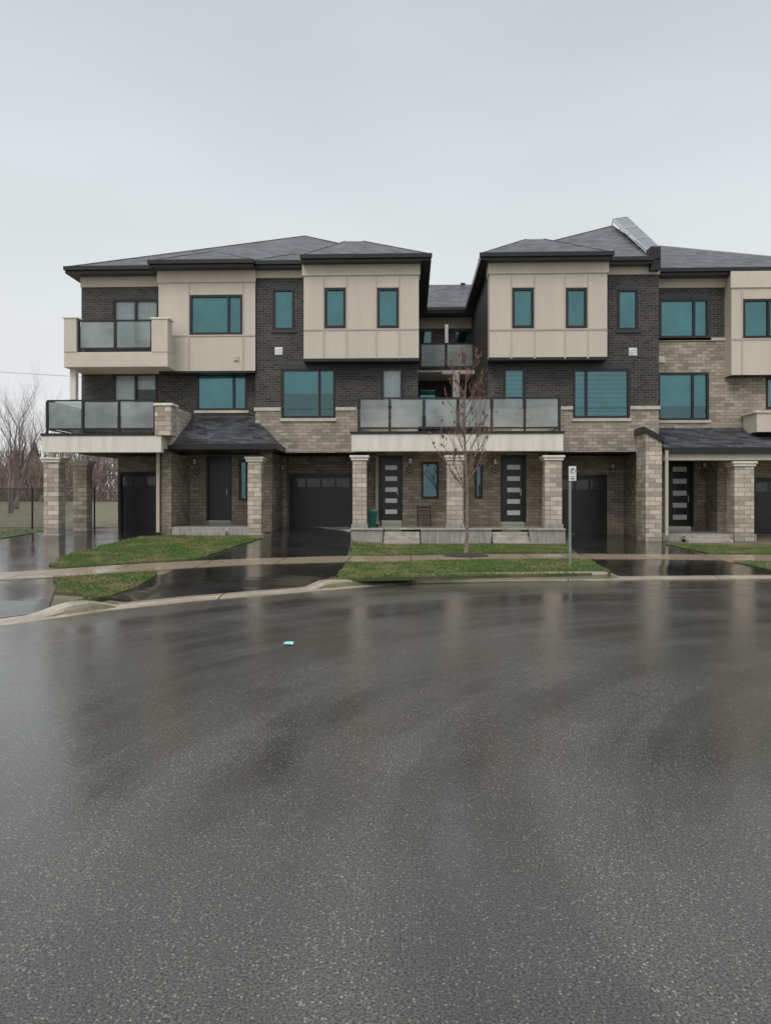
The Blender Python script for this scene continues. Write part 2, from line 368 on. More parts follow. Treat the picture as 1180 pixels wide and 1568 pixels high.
def gdoor(par, u0, v0, u1, v1, Y, lites=4, zb=None):
    x0, x1, z0, z1 = rect(u0, v0, u1, v1, Y)
    if zb is not None: z0 = zb
    p = part(par, 'garage_door', 'blackdoor'); h = (z1-z0)/4
    for i in range(4): box(p, x0, x1, Y+.1, Y+.15, z0+i*h, z0+(i+1)*h-.02)
    box(p, x0, x1, Y+.12, Y+.16, z0, z1)
    for i in range(3):
        for k in range(2):
            w = (x1-x0)/2; box(p, x0+k*w+.08, x0+(k+1)*w-.08, Y+.085, Y+.1, z0+i*h+.1, z0+(i+1)*h-.12)
    g = part(par, 'garage_door_lites', 'darkglass'); w = (x1-x0)/lites
    for k in range(lites): box(g, x0+k*w+.05, x0+(k+1)*w-.05, Y+.09, Y+.099, z1-h+.08, z1-.1)
    f = part(par, 'garage_frame', 'black')
    box(f, x0-.09, x0-.001, Y-.02, Y+.14, z0, z1+.1); box(f, x1+.001, x1+.09, Y-.02, Y+.14, z0, z1+.1); box(f, x0-.001, x1+.001, Y-.018, Y+.138, z1, z1+.098)
    return (x0, x1, z0-1, z1)
def fdoor(par, u0, v0, u1, v1, Y, lites=5):
    x0, x1, z0, z1 = rect(u0, v0, u1, v1, Y)
    p = part(par, 'front_door', 'blackdoor'); box(p, x0+.04, x1-.04, Y+.06, Y+.11, z0, z1-.04)
    f = part(par, 'door_frame', 'black')
    box(f, x0-.05, x0+.04, Y-.02, Y+.12, z0, z1+.05); box(f, x1-.04, x1+.05, Y-.02, Y+.12, z0, z1+.05); box(f, x0+.04, x1-.04, Y-.017, Y+.118, z1-.04, z1+.049)
    if lites:
        g = part(par, 'door_lites', 'lite'); h = (z1-z0-.3)/lites; w = x1-x0
        for i in range(lites):
            zc = z0+.12+h*(i+.5); box(g, x0+.24*w, x1-.2*w, Y+.05, Y+.059, zc-h*.2, zc+h*.2)
    hd = part(par, 'door_handle', 'alu'); box(hd, x1-.16, x1-.12, Y+.0, Y+.058, z0+.95, z0+1.2)
    return (x0, x1, z0-.5, z1)
def plaque(par, u, v, Y, r=.13):
    x, _, z = P(u, v, Y); cyl(part(par, 'house_number_plaque', 'plaque'), x, z, Y-.03, Y+.02, r)
    cyl(part(par, 'plaque_ring', 'white_vent'), x, z, Y-.034, Y-.031, r*.62); cyl(part(par, 'plaque_centre', 'plaque'), x, z, Y-.038, Y-.0345, r*.48)
def lamp(par, u, v, Y):
    x, _, z = P(u, v, Y); p = part(par, 'wall_lantern', 'black')
    box(p, x-.05, x+.05, Y-.03, Y+.02, z-.1, z+.12); box(p, x-.08, x+.08, Y-.2, Y-.03, z+.09, z+.12); box(p, x-.07, x+.07, Y-.19, Y-.06, z-.13, z-.10)
    box(part(par, 'lantern_glass', 'lite'), x-.05, x+.05, Y-.17, Y-.08, z-.1, z+.09)
def vent(par, u, v, Y, s=.14, m='white_vent'):
    x, _, z = P(u, v, Y); p = part(par, 'wall_vent', m); box(p, x-s, x+s, Y-.04, Y+.01, z-s, z+s)
    for i in range(3): box(p, x-s*.85, x+s*.85, Y-.06, Y-.041, z-s*.75+i*s*.55, z-s*.4+i*s*.55)
def downpipe(par, u, v0, v1, Y, m='batten', r=.05):
    x, _, z1 = P(u, v0, Y); z0 = PZ(u, v1, Y); box(part(par, 'downspout_'+m, m), x-r, x+r, Y-.09, Y-.004, z0, z1)
BAT = .03
def battens(par, Y, us, vs, u0, u1, v0, v1, breaks=()):
    p = part(par, 'panel_battens', 'batten')
    for u in us:
        x = PX(u, Y); box(p, x-BAT, x+BAT, Y-.018, Y+.004, PZ(u, v1, Y), PZ(u, v0, Y))
    for v in vs:
        um = (u0+u1)/2; z = PZ(um, v, Y); box(p, PX(u0, Y), PX(u1, Y), Y-.022, Y+.004, z-BAT, z+BAT)
# ================================================================= TOWNHOUSES
A, B, Cc, D_ = 'townhouse', 'townhouse.001', 'townhouse.002', 'townhouse.003'
ORIG = {A: (-9, 31, .4), B: (-2.5, 31, .3), Cc: (6, 31, .2), D_: (13, 31, .2)}
ZT = 9.95; Z1 = 3.3
# ---- A : end unit
YA, YAb = 27.5, 26.9
xl = PX(125, YA); xr = PX(391, 27.0)
h = [window(A, 173, 458, 243, 536, YA, mull=[208], inner='curtain', cover=1, split=.8, sill='sill')]
h2 = [window(A, 173, 572, 241, 640, YA, mull=[208], inner='curtain', cover=1, split=.35), window(A, 301, 573, 378, 628, YA, mull=[358], inner='blind', cover=1, sill='ssill')]
wall(part(A, 'brick_walls', 'brick'), xl, xr, Z1, ZT, YA, h+h2)
sidewall(part(A, 'brick_walls', 'brick'), xl, YA, 38, Z1, ZT)
fz = part(A, 'frieze', 'frieze'); box(fz, xl-.02, PX(243, YAb), YA-.05, YA+.05, PZ(180, 440, YA), ZT-.06)
x0, x1 = PX(243, YAb), PX(391, YAb)
bz = PZ(310, 568, YAb)
hA = [window(A, 291, 452, 371, 512, YAb, mull=[350], inner='blind', cover=1)]
sd = part(A, 'panel_siding', 'siding'); wall(sd, x0, x1, bz, ZT-.05, YAb, hA)
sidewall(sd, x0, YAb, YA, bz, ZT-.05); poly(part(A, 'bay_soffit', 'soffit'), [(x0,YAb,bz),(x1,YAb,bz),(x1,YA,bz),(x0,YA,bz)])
box(fz, x0-.04, x1+.02, YAb-.05, YAb+.02, PZ(310, 433, YAb), ZT-.055)
battens(A, YAb, [289.5, 372.5], [514], 244, 390, 434, 566)
box(part(A, 'bay_base_trim', 'black'), x0+.01, x1-.01, YAb+.01, YA, bz-.07, bz-.002)
vent(A, 362, 549, YAb, .09, 'frieze')
# upper balcony
Yf = 26.0
sl = part(A, 'balcony_masonry', 'frieze')
x0, x1 = PX(98, Yf), PX(257, Yf); za, zb = PZ(170, 562, Yf), PZ(170, 539, Yf)
box(sl, x0, x1, Yf, YA, za, zb)
pbox(sl, 98, 487, 117, 539, Yf-.02, .35); pbox(sl, 232, 488, 257, 539, Yf-.02, .5)
pbox(part(A, 'balcony_caps', 'white'), 96, 485, 119, 487.5, Yf-.05, .42); pbox(part(A, 'balcony_caps', 'white'), 230, 485.5, 259, 488.5, Yf-.05, .58)
zr0, zr1 = PZ(170, 534, Yf), PZ(170, 491, Yf)
railing(A, [((PX(119, Yf), Yf+.12), (PX(231, Yf), Yf+.12), [0, .5, 1]), ((x0+.1, Yf+.35), (x0+.1, YA), [])], zr0, zr1)
# lower balcony
Yf = 24.5
x0, x1 = PX(64, Yf), PX(247, Yf); za, zb = PZ(150, 693, Yf), PZ(150, 667, Yf)
wb = part(A, 'balcony_slab', 'white'); box(wb, x0, x1, Yf, Yf+.25, za, zb)
box(part(A, 'balcony_deck', 'frieze'), x0+.01, x1-.01, Yf+.25, YA-.01, za+.15, zb-.02)
box(part(A, 'balcony_edge', 'black'), x0-.03, PX(236, Yf), Yf-.03, Yf+.2, zb+.001, zb+.08)
zr0, zr1 = PZ(150, 658, Yf), PZ(150, 614, Yf)
xa, xb = PX(70, Yf), PX(236, Yf)
railing(A, [((xa, Yf+.12), (xb, Yf+.12), [0, .333, .667, 1]), ((xa, Yf+.12), (xa, YA), [])], zr0, zr1)
pbox(part(A, 'balcony_pier', 'stone'), 237, 621, 262, 667, Yf-.04, .6); pbox(part(A, 'balcony_caps', 'white'), 235, 617, 264, 621, Yf-.08, .68)
q = part(A, 'balcony_pier', 'stone'); box(q, PX(248, 25.1), PX(262, 25.1), 25.1, YA-.01, Z1+.14, PZ(262, 626, 26))
pbox(part(A, 'balcony_support_post', 'white'), 107, 563, 116, 612, 26.3, .25)
# ground floor
column(A, 67, 708, 90, 822, 24.7, z0=.3, base=True); column(A, 112, 713, 133, 815, 26.3, z0=.3, base=True)
box(part(A, 'beam', 'frieze'), PX(66, 24.7)-.05, PX(90, 24.7)+.05, 24.76, 28.5, Z1+.03, Z1+.3)
YG = 28.9
xw0 = PX(160, 27.6)
hg = [gdoor(A, 185, 726, 240, 810, YG, 3, zb=Zg(-9.5, YG))]
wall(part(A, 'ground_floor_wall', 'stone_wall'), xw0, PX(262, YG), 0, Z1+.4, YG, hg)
sidewall(part(A, 'ground_floor_wall', 'stone_wall'), xw0, YG, 36, 0, Z1+.4)
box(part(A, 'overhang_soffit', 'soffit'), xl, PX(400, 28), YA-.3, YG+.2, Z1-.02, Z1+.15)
pbox(part(A, 'ground_floor_wall', 'stone_wall'), 248, 694, 262, 822, 25.7, 3.3)
downpipe(A, 243, 694, 815, 25.4); downpipe(A, 240.5, 694, 815, 25.7, 'black', .03)
YP = 28.0
hp = [fdoor(A, 318, 700, 353, 797, YP, 0), window(A, 366, 705, 379, 766, YP, inner='dark')]
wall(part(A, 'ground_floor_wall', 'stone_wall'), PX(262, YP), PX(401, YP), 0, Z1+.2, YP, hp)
plaque(A, 302, 721, YP); lamp(A, 300, 707, YP)
deck = part(A, 'porch_deck', 'plinth')
zd = .66
box(deck, PX(263, 25.5), PX(380, 25.5), 25.5, YP, .1, zd); box(deck, PX(285, 25.2), PX(345, 25.2), 25.2, 25.499, .1, zd-.13)
box(part(A, 'porch_soffit', 'black'), PX(250, 25.4), PX(421, 25.4), 25.42, YP, Z1, Z1+.14)
pr = part(A, 'porch_roof_shingles', 'shingle')
ze = Z1+.17; e0, e1 = PX(248, 25.25), PX(422, 25.25); t0, t1 = PX(286, YA), PX(392, YA); zt = PZ(340, 640, YA)
poly(pr, [(e0,25.25,ze),(e1,25.25,ze),(t1,YA,zt),(t0,YA,zt)]); poly(pr, [(e1,25.25,ze),(e1,27.0,ze),(t1,YA,zt)]); poly(pr, [(e0,25.25,ze),(t0,YA,zt),(e0,YA,ze)])
box(part(A, 'porch_gutter', 'black'), e0-.03, e1+.03, 25.16, 25.27, ze-.17, ze+.02); box(part(A, 'porch_gutter', 'black'), e1-.02, e1+.032, 25.27, 27.0, ze-.168, ze+.018)
column(A, 379, 707, 400, 818, 25.5, z0=.3, base=True)
# roof A/B : one big hip over the pair
ZE = 10.08
eave(A, PX(100, 27.), PX(400, 27.), 27.0, 38.5, ZE-.005, .22); eave(A, PX(228, 26.4), PX(388, 26.4), 26.4, 30, ZE-.002, .215)
R = part(A, 'roof_shingles', 'shingle')
ap = P(467, 361.5, 33.2); xL, xR = PX(100, 27.), PX(660, 26.)
poly(R, [(xL,26.95,ZE-.02),(xR,26.95,ZE-.02),ap]); poly(R, [(xL,26.95,ZE-.02),ap,(xL,39,ZE-.02)]); poly(R, [(xR,26.95,ZE-.02),(xR,39,ZE-.02),ap]); poly(R, [(xL,39,ZE-.02),ap,(xR,39,ZE-.02)])
cp = part(A, 'ridge_caps', 'shingle'); tube(cp, (xL,26.95,ZE-.02), ap, .03, .03, 5); tube(cp, (xR,26.95,ZE-.02), ap, .03, .03, 5)
x0, x1 = PX(228, 26.4), PX(388, 26.4); hip(A, x0, x1, 26.4, ZE+.01, (x1-x0)/2, .5, (x0+x1)/2, (x0+x1)/2)
# ---- B / C
YB, YBb = 27.0, 26.4
def unitBC(N, bx0, bx1, brx0, brx1, bay, win3, win2, bayw, door2, stone_x0, stone_x1, side, blindkind, dcov):
    zl = PZ(560, 626, YB)
    hs = [window(N, win3[0], 443, win3[1], 505, YB, inner='blind', sill='sill')]
    hs.append(window(N, win2[0], 565, win2[1], 640, YB, mull=[win2[2]], inner=blindkind, cover=dcov))
    hs.append(window(N, door2[0], 563, door2[1], 625, YB, inner='curtain' if side < 0 else 'zebra', cover=1., fw=.09))
    wall(part(N, 'brick_walls', 'brick'), bx0, bx1, zl, ZT, YB, hs)
    wall(part(N, 'stone_walls', 'stone_wall'), bx0, bx1, Z1, zl, YB, hs)
    st = part(N, 'stone_band', 'ssill')
    w = hs[1]
    box(st, stone_x0, w[0]-.02, YB-.05, YB+.02, zl-.06, zl+.06); box(st, w[1]+.02, stone_x1, YB-.05, YB+.02, zl-.06, zl+.06)
    box(part(N, 'sills', 'ssill'), w[0]-.05, w[1]+.05, YB-.06, YB+.05, w[2]-.12, w[2]-.014)
    box(part(N, 'lintel', 'sill'), w[0]-.1, w[1]+.1, YB-.012, YB+.05, w[3]+.014, w[3]+.17)
    x0, x1 = PX(bay[0], YBb), PX(bay[1], YBb); zb = PZ(550, 553, YBb)
    hb = [window(N, a, 441, b_, 502, YBb, inner='blind', fw=.08) for a, b_ in bayw]
    sd = part(N, 'panel_siding', 'siding'); wall(sd, x0, x1, zb, ZT-.05, YBb, hb)
    sidewall(sd, x0, YBb, YB, zb, ZT-.05); sidewall(sd, x1, YBb, YB, zb, ZT-.05)
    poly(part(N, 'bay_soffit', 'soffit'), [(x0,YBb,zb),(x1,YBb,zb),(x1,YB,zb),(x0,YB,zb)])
    box(part(N, 'bay_base_trim', 'black'), x0-.015, x1+.015, YBb-.015, YB, zb-.003, zb+.10)
    fz = part(N, 'frieze', 'frieze'); box(fz, x0-.05, x1+.05, YBb-.05, YB-.002, PZ(550, 422, YBb), ZT-.055)
    box(fz, PX(brx0, YB)-.0, PX(brx1, YB), YB-.05, YB+.02, PZ(430, 426, YB), ZT-.057)
    us = [q for w_ in bayw for q in (w_[0]-1.5, w_[1]+1.5)]
    battens(N, YBb, us, [504.5], bay[0], bay[1], 423, 549)
xBl, xBr = PX(391, YB), PX(640, YBb)
unitBC(B, xBl, xBr, 391, 466, (465, 641), (418, 450), (431, 513, 489), [(497, 529), (577.5, 610)], (583, 617), xBl-.04, PX(546, YB), -1, 'blind', .5)
sidewall(part(B, 'brick_walls', 'brick'), xBl, YB, YA, Z1, ZT)
sidewall(part(B, 'brick_walls', 'brick'), xBr, YB, 34.2, Z1, ZT)
vent(B, 427, 538, YB)
eave(B, PX(378, 26.6), PX(470, 26.6), 26.6, 30, ZE+.003); eave(B, PX(461, 26.), PX(660, 26.), 26.0, 34.0, ZE)
x0, x1 = PX(461, 26.), PX(660, 26.); hip(B, x0, x1, 26.0, ZE+.01, 2.3, .55, PX(528, 28.3), PX(556, 28.3), 6)
x0, x1 = PX(378, 26.6), PX(500, 26.6); hip(B, x0, x1, 26.6, ZE+.012, (x1-x0)/2, .5, (x0+x1)/2, (x0+x1)/2, 3)
YR = 29.6
xg0, xg1 = PX(416, YB), PX(546, YB)
sw = part(B, 'stone_walls', 'stone_wall')
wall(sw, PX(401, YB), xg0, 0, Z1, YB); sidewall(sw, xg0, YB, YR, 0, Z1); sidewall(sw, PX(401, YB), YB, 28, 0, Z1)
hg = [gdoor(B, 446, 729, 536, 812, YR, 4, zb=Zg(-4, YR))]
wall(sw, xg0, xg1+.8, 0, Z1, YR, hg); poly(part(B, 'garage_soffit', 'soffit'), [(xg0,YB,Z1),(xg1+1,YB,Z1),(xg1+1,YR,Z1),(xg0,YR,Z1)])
sidewall(sw, PX(561, YB), YB, YR, 0, Z1); lamp(B, 433, 716, YR-.25); box(sw, xg0, PX(441, YR), YR-.25, YR-.002, 0, Z1-.002)
# ---- C
xCl, xCr = PX(749, YBb), PX(1008, YB)
unitBC(Cc, xCl, xCr, 927, 1009, (749, 929), (945, 976), (877, 963, 897), [(784, 816.5), (866, 898)], (770, 804), PX(858, YB), xCr+.04, 1, 'zebra', 1.)
sidewall(part(Cc, 'brick_walls', 'brick'), xCl+.01, YB, 34.2, Z1, ZT); sidewall(part(Cc, 'brick_walls', 'brick'), xCr, YB, 28.3, Z1, ZT)
vent(Cc, 968, 539, YB)
eave(Cc, PX(735, 26.), PX(938, 26.), 26.0, 34.0, ZE); eave(Cc, PX(930, 26.6), PX(1000, 26.6), 26.6, 30, ZE+.003)
x0, x1 = PX(735, 26.), PX(938, 26.); hip(Cc, x0, x1, 26.0, ZE+.01, 2.2, .56, PX(805, 28.2), PX(832, 28.2), 6)
RC = part(Cc, 'roof_shingles', 'shingle'); apc = P(937, 346, 32.6); xL, xR = PX(735, 26.), PX(1010, 26.6)
poly(RC, [(xL,26.62,ZE-.01),(xR,26.62,ZE-.01),apc]); poly(RC, [(xL,26.62,ZE-.01),apc,(xL,39,ZE-.01)]); poly(RC, [(xR,26.62,ZE-.01),(xR,39,ZE-.01),apc]); poly(RC, [(xL,39,ZE-.01),apc,(xR,39,ZE-.01)])
cp = part(Cc, 'ridge_caps', 'shingle'); tube(cp, (xL,26.62,ZE-.01), apc, .03, .03, 5); tube(cp, (xR,26.62,ZE-.01), apc, .03, .03, 5)
pbox(part(Cc, 'party_parapet', 'black'), 996, 377, 1011, 413, 26.7, 6)
so = part(Cc, 'solar_panels', 'solar'); al = part(Cc, 'solar_panel_frame', 'alu')
q0, q1, q2, q3 = P(938, 335, 32.2), P(960, 332, 32.4), P(1012, 381, 28.2), P(990, 383, 27.2)
def lerp(a, b_, t): return tuple(a[i]+(b_[i]-a[i])*t for i in range(3))
for i in range(3):
    t0, t1 = i/3+.004, (i+1)/3-.004
    a, b_, c, d = lerp(q0, q3, t0), lerp(q1, q2, t0), lerp(q1, q2, t1), lerp(q0, q3, t1)
    poly(so, [a, b_, c, d])
    for m0, m1 in ((a, b_), (b_, c), (c, d), (d, a)): tube(al, m0, m1, .02, .02, 4)
for o_ in (0, .10): tube(al, (q0[0], q0[1], q0[2]-o_), (q3[0], q3[1], q3[2]-o_), .035, .035, 4)
for i in range(5):
    m0 = lerp(q0, q3, i/4); tube(al, m0, (m0[0], m0[1]+.3, m0[2]-.45), .02, .02, 4)
sw = part(Cc, 'stone_walls', 'stone_wall')
xg0, xg1 = PX(846, YB), PX(986, YB); YR = 29.6
hg = [gdoor(Cc, 858, 731, 925, 819, YR, 3, zb=Zg(7, YR))]
wall(sw, xg0-.5, xg1, 0, Z1, YR, hg); sidewall(sw, xg1, YB, YR, 0, Z1); poly(part(Cc, 'garage_soffit', 'soffit'), [(xg0-1,YB,Z1),(xg1,YB,Z1),(xg1,YR,Z1),(xg0-1,YR,Z1)])
sidewall(sw, PX(838, YB), YB, YR, 0, Z1); lamp(Cc, 936, 714, YR)
wall(sw, xg1, xCr, 0, Z1, YB)
Yp = 25.9
prism(part(Cc, 'entrance_pier', 'stone'), [(PX(988, Yp), 0), (PX(1013, Yp), 0), (PX(1013, Yp), PZ(1000, 677, Yp)), (PX(988, Yp), PZ(1000, 663, Yp))], Yp, Yp+1.09)
prism(part(Cc, 'pier_flashing', 'black'), [(PX(984, Yp), PZ(1000, 661.5, Yp)), (PX(1016, Yp), PZ(1000, 679, Yp)), (PX(1016, Yp), PZ(1000, 670, Yp)), (PX(984, Yp), PZ(1000, 653, Yp))], Yp-.08, Yp+1.08)
# ---- shared front porch and balcony
Yf = 25.2
x0, x1 = PX(538, Yf), PX(862, Yf); za, zb = PZ(700, 691, Yf), PZ(700, 664, Yf)
box(part(B, 'balcony_slab', 'white'), x0, x1, Yf, Yf+.3, za, zb)
box(part(B, 'balcony_deck', 'frieze'), x0+.01, x1-.01, Yf+.3, YB-.001, za+.1, zb-.02)
box(part(B, 'court_terrace', 'frieze'), xBr, xCl, YB, 34.2, za+.1, zb-.02)
box(part(B, 'balcony_edge', 'black'), x0-.04, x1+.04, Yf-.04, Yf+.2, zb+.001, zb+.08)
zr0, zr1 = PZ(700, 656, Yf), PZ(700, 610, Yf)
xa, xb = PX(549, Yf+.1), PX(856, Yf+.1)
railing(B, [((xa, Yf+.12), (xb, Yf+.12), [0, .156, .327, .497, .665, .828, 1]), ((xa, Yf+.12), (xa, YB), []), ((xb, Yf+.12), (xb, YB), [])], zr0, zr1)
YP = 27.6
pw = part(B, 'porch_wall', 'stone_wall')
hp = [fdoor(B, 582, 700, 614, 797, YP), window(B, 645, 708, 671, 763, YP, inner='dark'), window(B, 727, 712, 738, 763, YP, inner='dark'), fdoor(B, 768, 699, 803, 799, YP)]
wall(pw, PX(562, YB), PX(838, YB), 0, Z1+.3, YP, hp)
plaque(B, 627, 719, YP); plaque(B, 757, 719, YP); lamp(B, 628, 706, YP); lamp(B, 757, 707, YP)
zd = PZ(700, 809, 25.5)
pl = part(B, 'porch_plinth', 'plinth')
for a, b_ in ((537, 586), (644, 752), (810, 865)): box(pl, PX(a, 25.3), PX(b_, 25.3), 25.3, YP, -.1, zd-.06)
dk = part(B, 'porch_deck', 'concrete'); box(dk, PX(536, 25.25), PX(866, 25.25), 25.62, YP, zd-.06+.001, zd)
for a, b_ in ((536, 587), (643, 753), (809, 866)): box(dk, PX(a, 25.25), PX(b_, 25.25), 25.25, 25.62, zd-.06+.001, zd)
stp = part(B, 'porch_steps', 'concrete')
for a, b_ in ((587.5, 642.5), (753.5, 808.5)):
    for i in range(3):
        box(stp, PX(a, 25.2), PX(b_, 25.2), 24.75+.29*i, 25.63, -.1+(.01 if i else 0), .12+(zd-.18)*(i+.6)/3)
for a in ((539.5, 561), (684, 709), (834, 860)): column(B, a[0], 705, a[1], 809, 25.35, z0=zd, base=True)
downpipe(B, 577, 700, 806, YP)
# ---- court (rear link)
YC = 34.2
cw = part(B, 'court_wall', 'frieze'); cb = part(B, 'court_brick', 'brick')
x0, x1 = xBr-.2, xCl+.3
hc = [window(B, 641, 505, 662, 530, YC, inner='dark'), window(B, 696, 505, 722, 528, YC, inner='dark'), window(B, 641, 595, 668, 640, YC, inner='blind'), window(B, 690, 575, 716, 625, YC, inner='dark')]
zc = PZ(680, 503, YC)
wall(cw, x0, x1, zc, ZT, YC, hc); wall(cb, x0, x1, Z1, zc, YC, hc)
eave(B, x0+.1, x1, YC-.9, YC+4, ZE-.004, .2)
rs = part(B, 'court_roof_shingles', 'shingle'); zt2 = PZ(680, 436, 36.5)
poly(rs, [(x0+.1,YC-.9,ZE),(x1,YC-.9,ZE),(x1,36.5,zt2),(x0+.1,36.5,zt2)])
pbox(part(B, 'roof_vent', 'black'), 705, 433, 712, 437, 36.4, .2)
Yc2 = 32.5; zr0, zr1 = PZ(680, 563, Yc2), PZ(680, 527, Yc2)
box(part(B, 'court_balcony_slab', 'frieze'), xBr, xCl, Yc2-.1, YC, zr0-.3, zr0-.13)
railing(B, [((PX(643, Yc2), Yc2), (PX(731, Yc2), Yc2), [0, .45, .93])], zr0, zr1)
pt = part(B, 'court_posts', 'white')
pbox(pt, 681, 497, 686, 527, YC-1.4, .15); pbox(pt, 693, 568, 703, 610, 31, .25); pbox(pt, 677, 568, 690, 573, 31, .3)
pbox(part(B, 'court_privacy_screen', 'black'), 640, 570, 676, 577, 31.5, .1)
# ---- D
YD, YDb = 28.3, 27.7
zl = PZ(1060, 517, YD)
hd = [window(D_, 1009, 458, 1084, 517, YD, mull=[1062], inner='blind', sill='sill'), window(D_, 1007, 571, 1084, 643, YD, mull=[1060], inner='blind', cover=.7, sill='ssill')]
xr = PX(1330, YD)
wall(part(D_, 'brick_walls', 'brick'), xCr, PX(1125, YD), zl, ZT, YD, hd); wall(part(D_, 'stone_walls', 'stone_wall'), xCr, xr, Z1, zl, YD, hd+[window(D_, 1172, 573, 1230, 626, YD, mull=[1190], inner='blind')])
box(part(D_, 'frieze', 'frieze'), xCr, PX(1124, YD), YD-.05, YD+.02, PZ(1060, 441, YD), ZT-.06)
box(part(D_, 'stone_band', 'ssill'), xCr, PX(1119, YD), YD-.05, YD+.02, zl-.12, zl-.02)
x0, x1 = PX(1119, YDb), PX(1290, YDb); zb = PZ(1150, 574, YDb)
hb = [window(D_, 1137, 458, 1215, 517, YDb, mull=[1176], inner='blind')]
sd = part(D_, 'panel_siding', 'siding'); wall(sd, x0, x1, zb, ZT-.05, YDb, hb); sidewall(sd, x0, YDb, YD, zb, ZT-.05)
poly(part(D_, 'bay_soffit', 'soffit'), [(x0,YDb,zb),(x1,YDb,zb),(x1,YD,zb),(x0,YD,zb)])
box(part(D_, 'frieze', 'frieze'), x0-.04, x1, YDb-.05, YDb+.02, PZ(1150, 441, YDb), ZT-.062)
battens(D_, YDb, [1135.5, 1216], [519], 1119.5, 1250, 441, 573)
vent(D_, 1012, 551, YD, .11)
eave(D_, xCr+.02, PX(1330, 27.8), 27.75, 38, ZE-.06)
ap = P(1012, 376, 33.4); RD = part(D_, 'roof_shingles', 'shingle'); xL, xR = xCr, PX(1222, 27.8); zD = ZE-.055
poly(RD, [(xL,27.75,zD),(xR+3,27.75,zD),(xR+3.5,29,zD+.35),ap,(xL,33,ap[2])]); poly(RD, [(xR+3,27.75,zD),(xR+3,39,zD),ap])
zeD = PZ(1100, 686, 26.2)
pr = part(D_, 'porch_roof_shingles', 'shingle')
e0, e1 = PX(1016, 26.2), PX(1330, 26.2)
poly(pr, [(e0,26.2,zeD),(e1,26.2,zeD),(e1,YD,PZ(1100, 655, YD)),(PX(1002, YD),YD,PZ(1100, 655, YD))])
box(part(D_, 'porch_gutter', 'black'), e0-.03, e1, 26.1, 26.22, zeD-.2, zeD+.02)
box(part(D_, 'porch_beam', 'siding'), e0, e1, 26.25, 26.6, zeD-.42, zeD-.1); box(part(D_, 'porch_soffit', 'soffit'), e0, e1, 26.6, 29.6, zeD-.3, zeD-.12)
pbox(part(D_, 'parapet_wall', 'siding'), 1158, 632, 1300, 661, 27.1, 1.1); pbox(part(D_, 'parapet_cap', 'frieze'), 1156, 629, 1302, 632, 27.05, 1.2)
YP = 29.4
hp = [fdoor(D_, 1021, 702, 1059, 806, YP), gdoor(D_, 1156, 735, 1242, 822, YP, 4, zb=.25)]
wall(part(D_, 'stone_walls', 'stone_wall'), xCr-.2, xr, 0, Z1+.5, YP, hp)
pbox(part(D_, 'stone_walls', 'stone_wall'), 1098, 700, 1113, 815, 28.2, 1.19)
plaque(D_, 1075, 725, YP); lamp(D_, 1076, 712, YP)
zdd = PZ(1080, 818, 26.4)
box(part(D_, 'porch_plinth', 'plinth'), PX(1014, 26.4), PX(1158, 26.4), 26.42, YP, -.1, zdd)
for i in range(2): box(part(D_, 'porch_steps', 'concrete'), PX(1050, 26), PX(1118, 26), 25.78+.3*i, 26.419, -.1+.01*i, .12+.12*(i+1))
column(D_, 1124, 714, 1154, 836, 26.3, z0=0.02, base=False)
downpipe(D_, 1019, 690, 820, 26.1)
# ================================================================= build parts
def make(name, verts, faces, mat, parent=None, loc=(0, 0, 0), smooth_=False):
    me = bpy.data.meshes.new(name); me.from_pydata([tuple(map(float, v)) for v in verts], [], faces); me.validate(); me.update()
    ob = bpy.data.objects.new(name, me); scene.collection.objects.link(ob)
    for mm in (mat if isinstance(mat, (list, tuple)) else [mat]): me.materials.append(M[mm])
    if parent: ob.parent = parent; ob.location = (-loc[0], -loc[1], -loc[2])
    if smooth_:
        for p in me.polygons: p.use_smooth = True
    return ob
def empty(name, loc):
    e = bpy.data.objects.new(name, None); e.location = loc; e.empty_display_size = .5; scene.collection.objects.link(e); return e
for k in (A, B, Cc, D_): PARENT[k] = empty(k, ORIG[k])
for (par, nm), (vs, fs, mt) in PARTS.items():
    ob = make(nm, vs, fs, mt, PARENT[par], ORIG[par])
    if mt in ('frieze', 'white', 'siding', 'concrete', 'plinth', 'stone') and 'wall' not in nm and 'siding' not in nm:
        bv = ob.modifiers.new('bevel', 'BEVEL'); bv.width = .012; bv.segments = 1
# ================================================================= GROUND
xs = list(np.unique(np.concatenate([[-1500,-600,-200,-80,-40,-25], np.arange(-18, -8, .5), np.arange(-8, 14, .25), np.arange(14, 26, 1.), [35,60,100,200,600,1500]])))
V = []; Fc = []
rows = [0, .3, .6, 1, 1.4, 1.8, 2.2, 3, 4, 5, 6, 7, 8, 9, 10, 11, 12, 13, 14, 16, 20, 24, 30, 40, 50, 60, 80, 100, 130, 300, 800, 1600]
for x in xs:
    k = yk(x)
    V.append((x, -1500, -.05)); V.append((x, k-.05, -.05))
    for r in rows: V.append((x, k+.05+r, Zg(x, k+.05+r)-.03))
nr = len(rows)+2
for i in range(len(xs)-1):
    for j in range(nr-1): Fc.append((i*nr+j, (i+1)*nr+j, (i+1)*nr+j+1, i*nr+j+1))
make('ground', V, Fc, 'field', smooth_=True)
V = []; Fc = []
for x in xs:
    if x < -14 or x > 210: continue
    V.append((x, -80, 0)); V.append((x, yk(x)+.03, 0))
for i in range(len(V)//2-1): Fc.append((2*i, 2*i+2, 2*i+3, 2*i+1))
make('road', V, Fc, 'road')
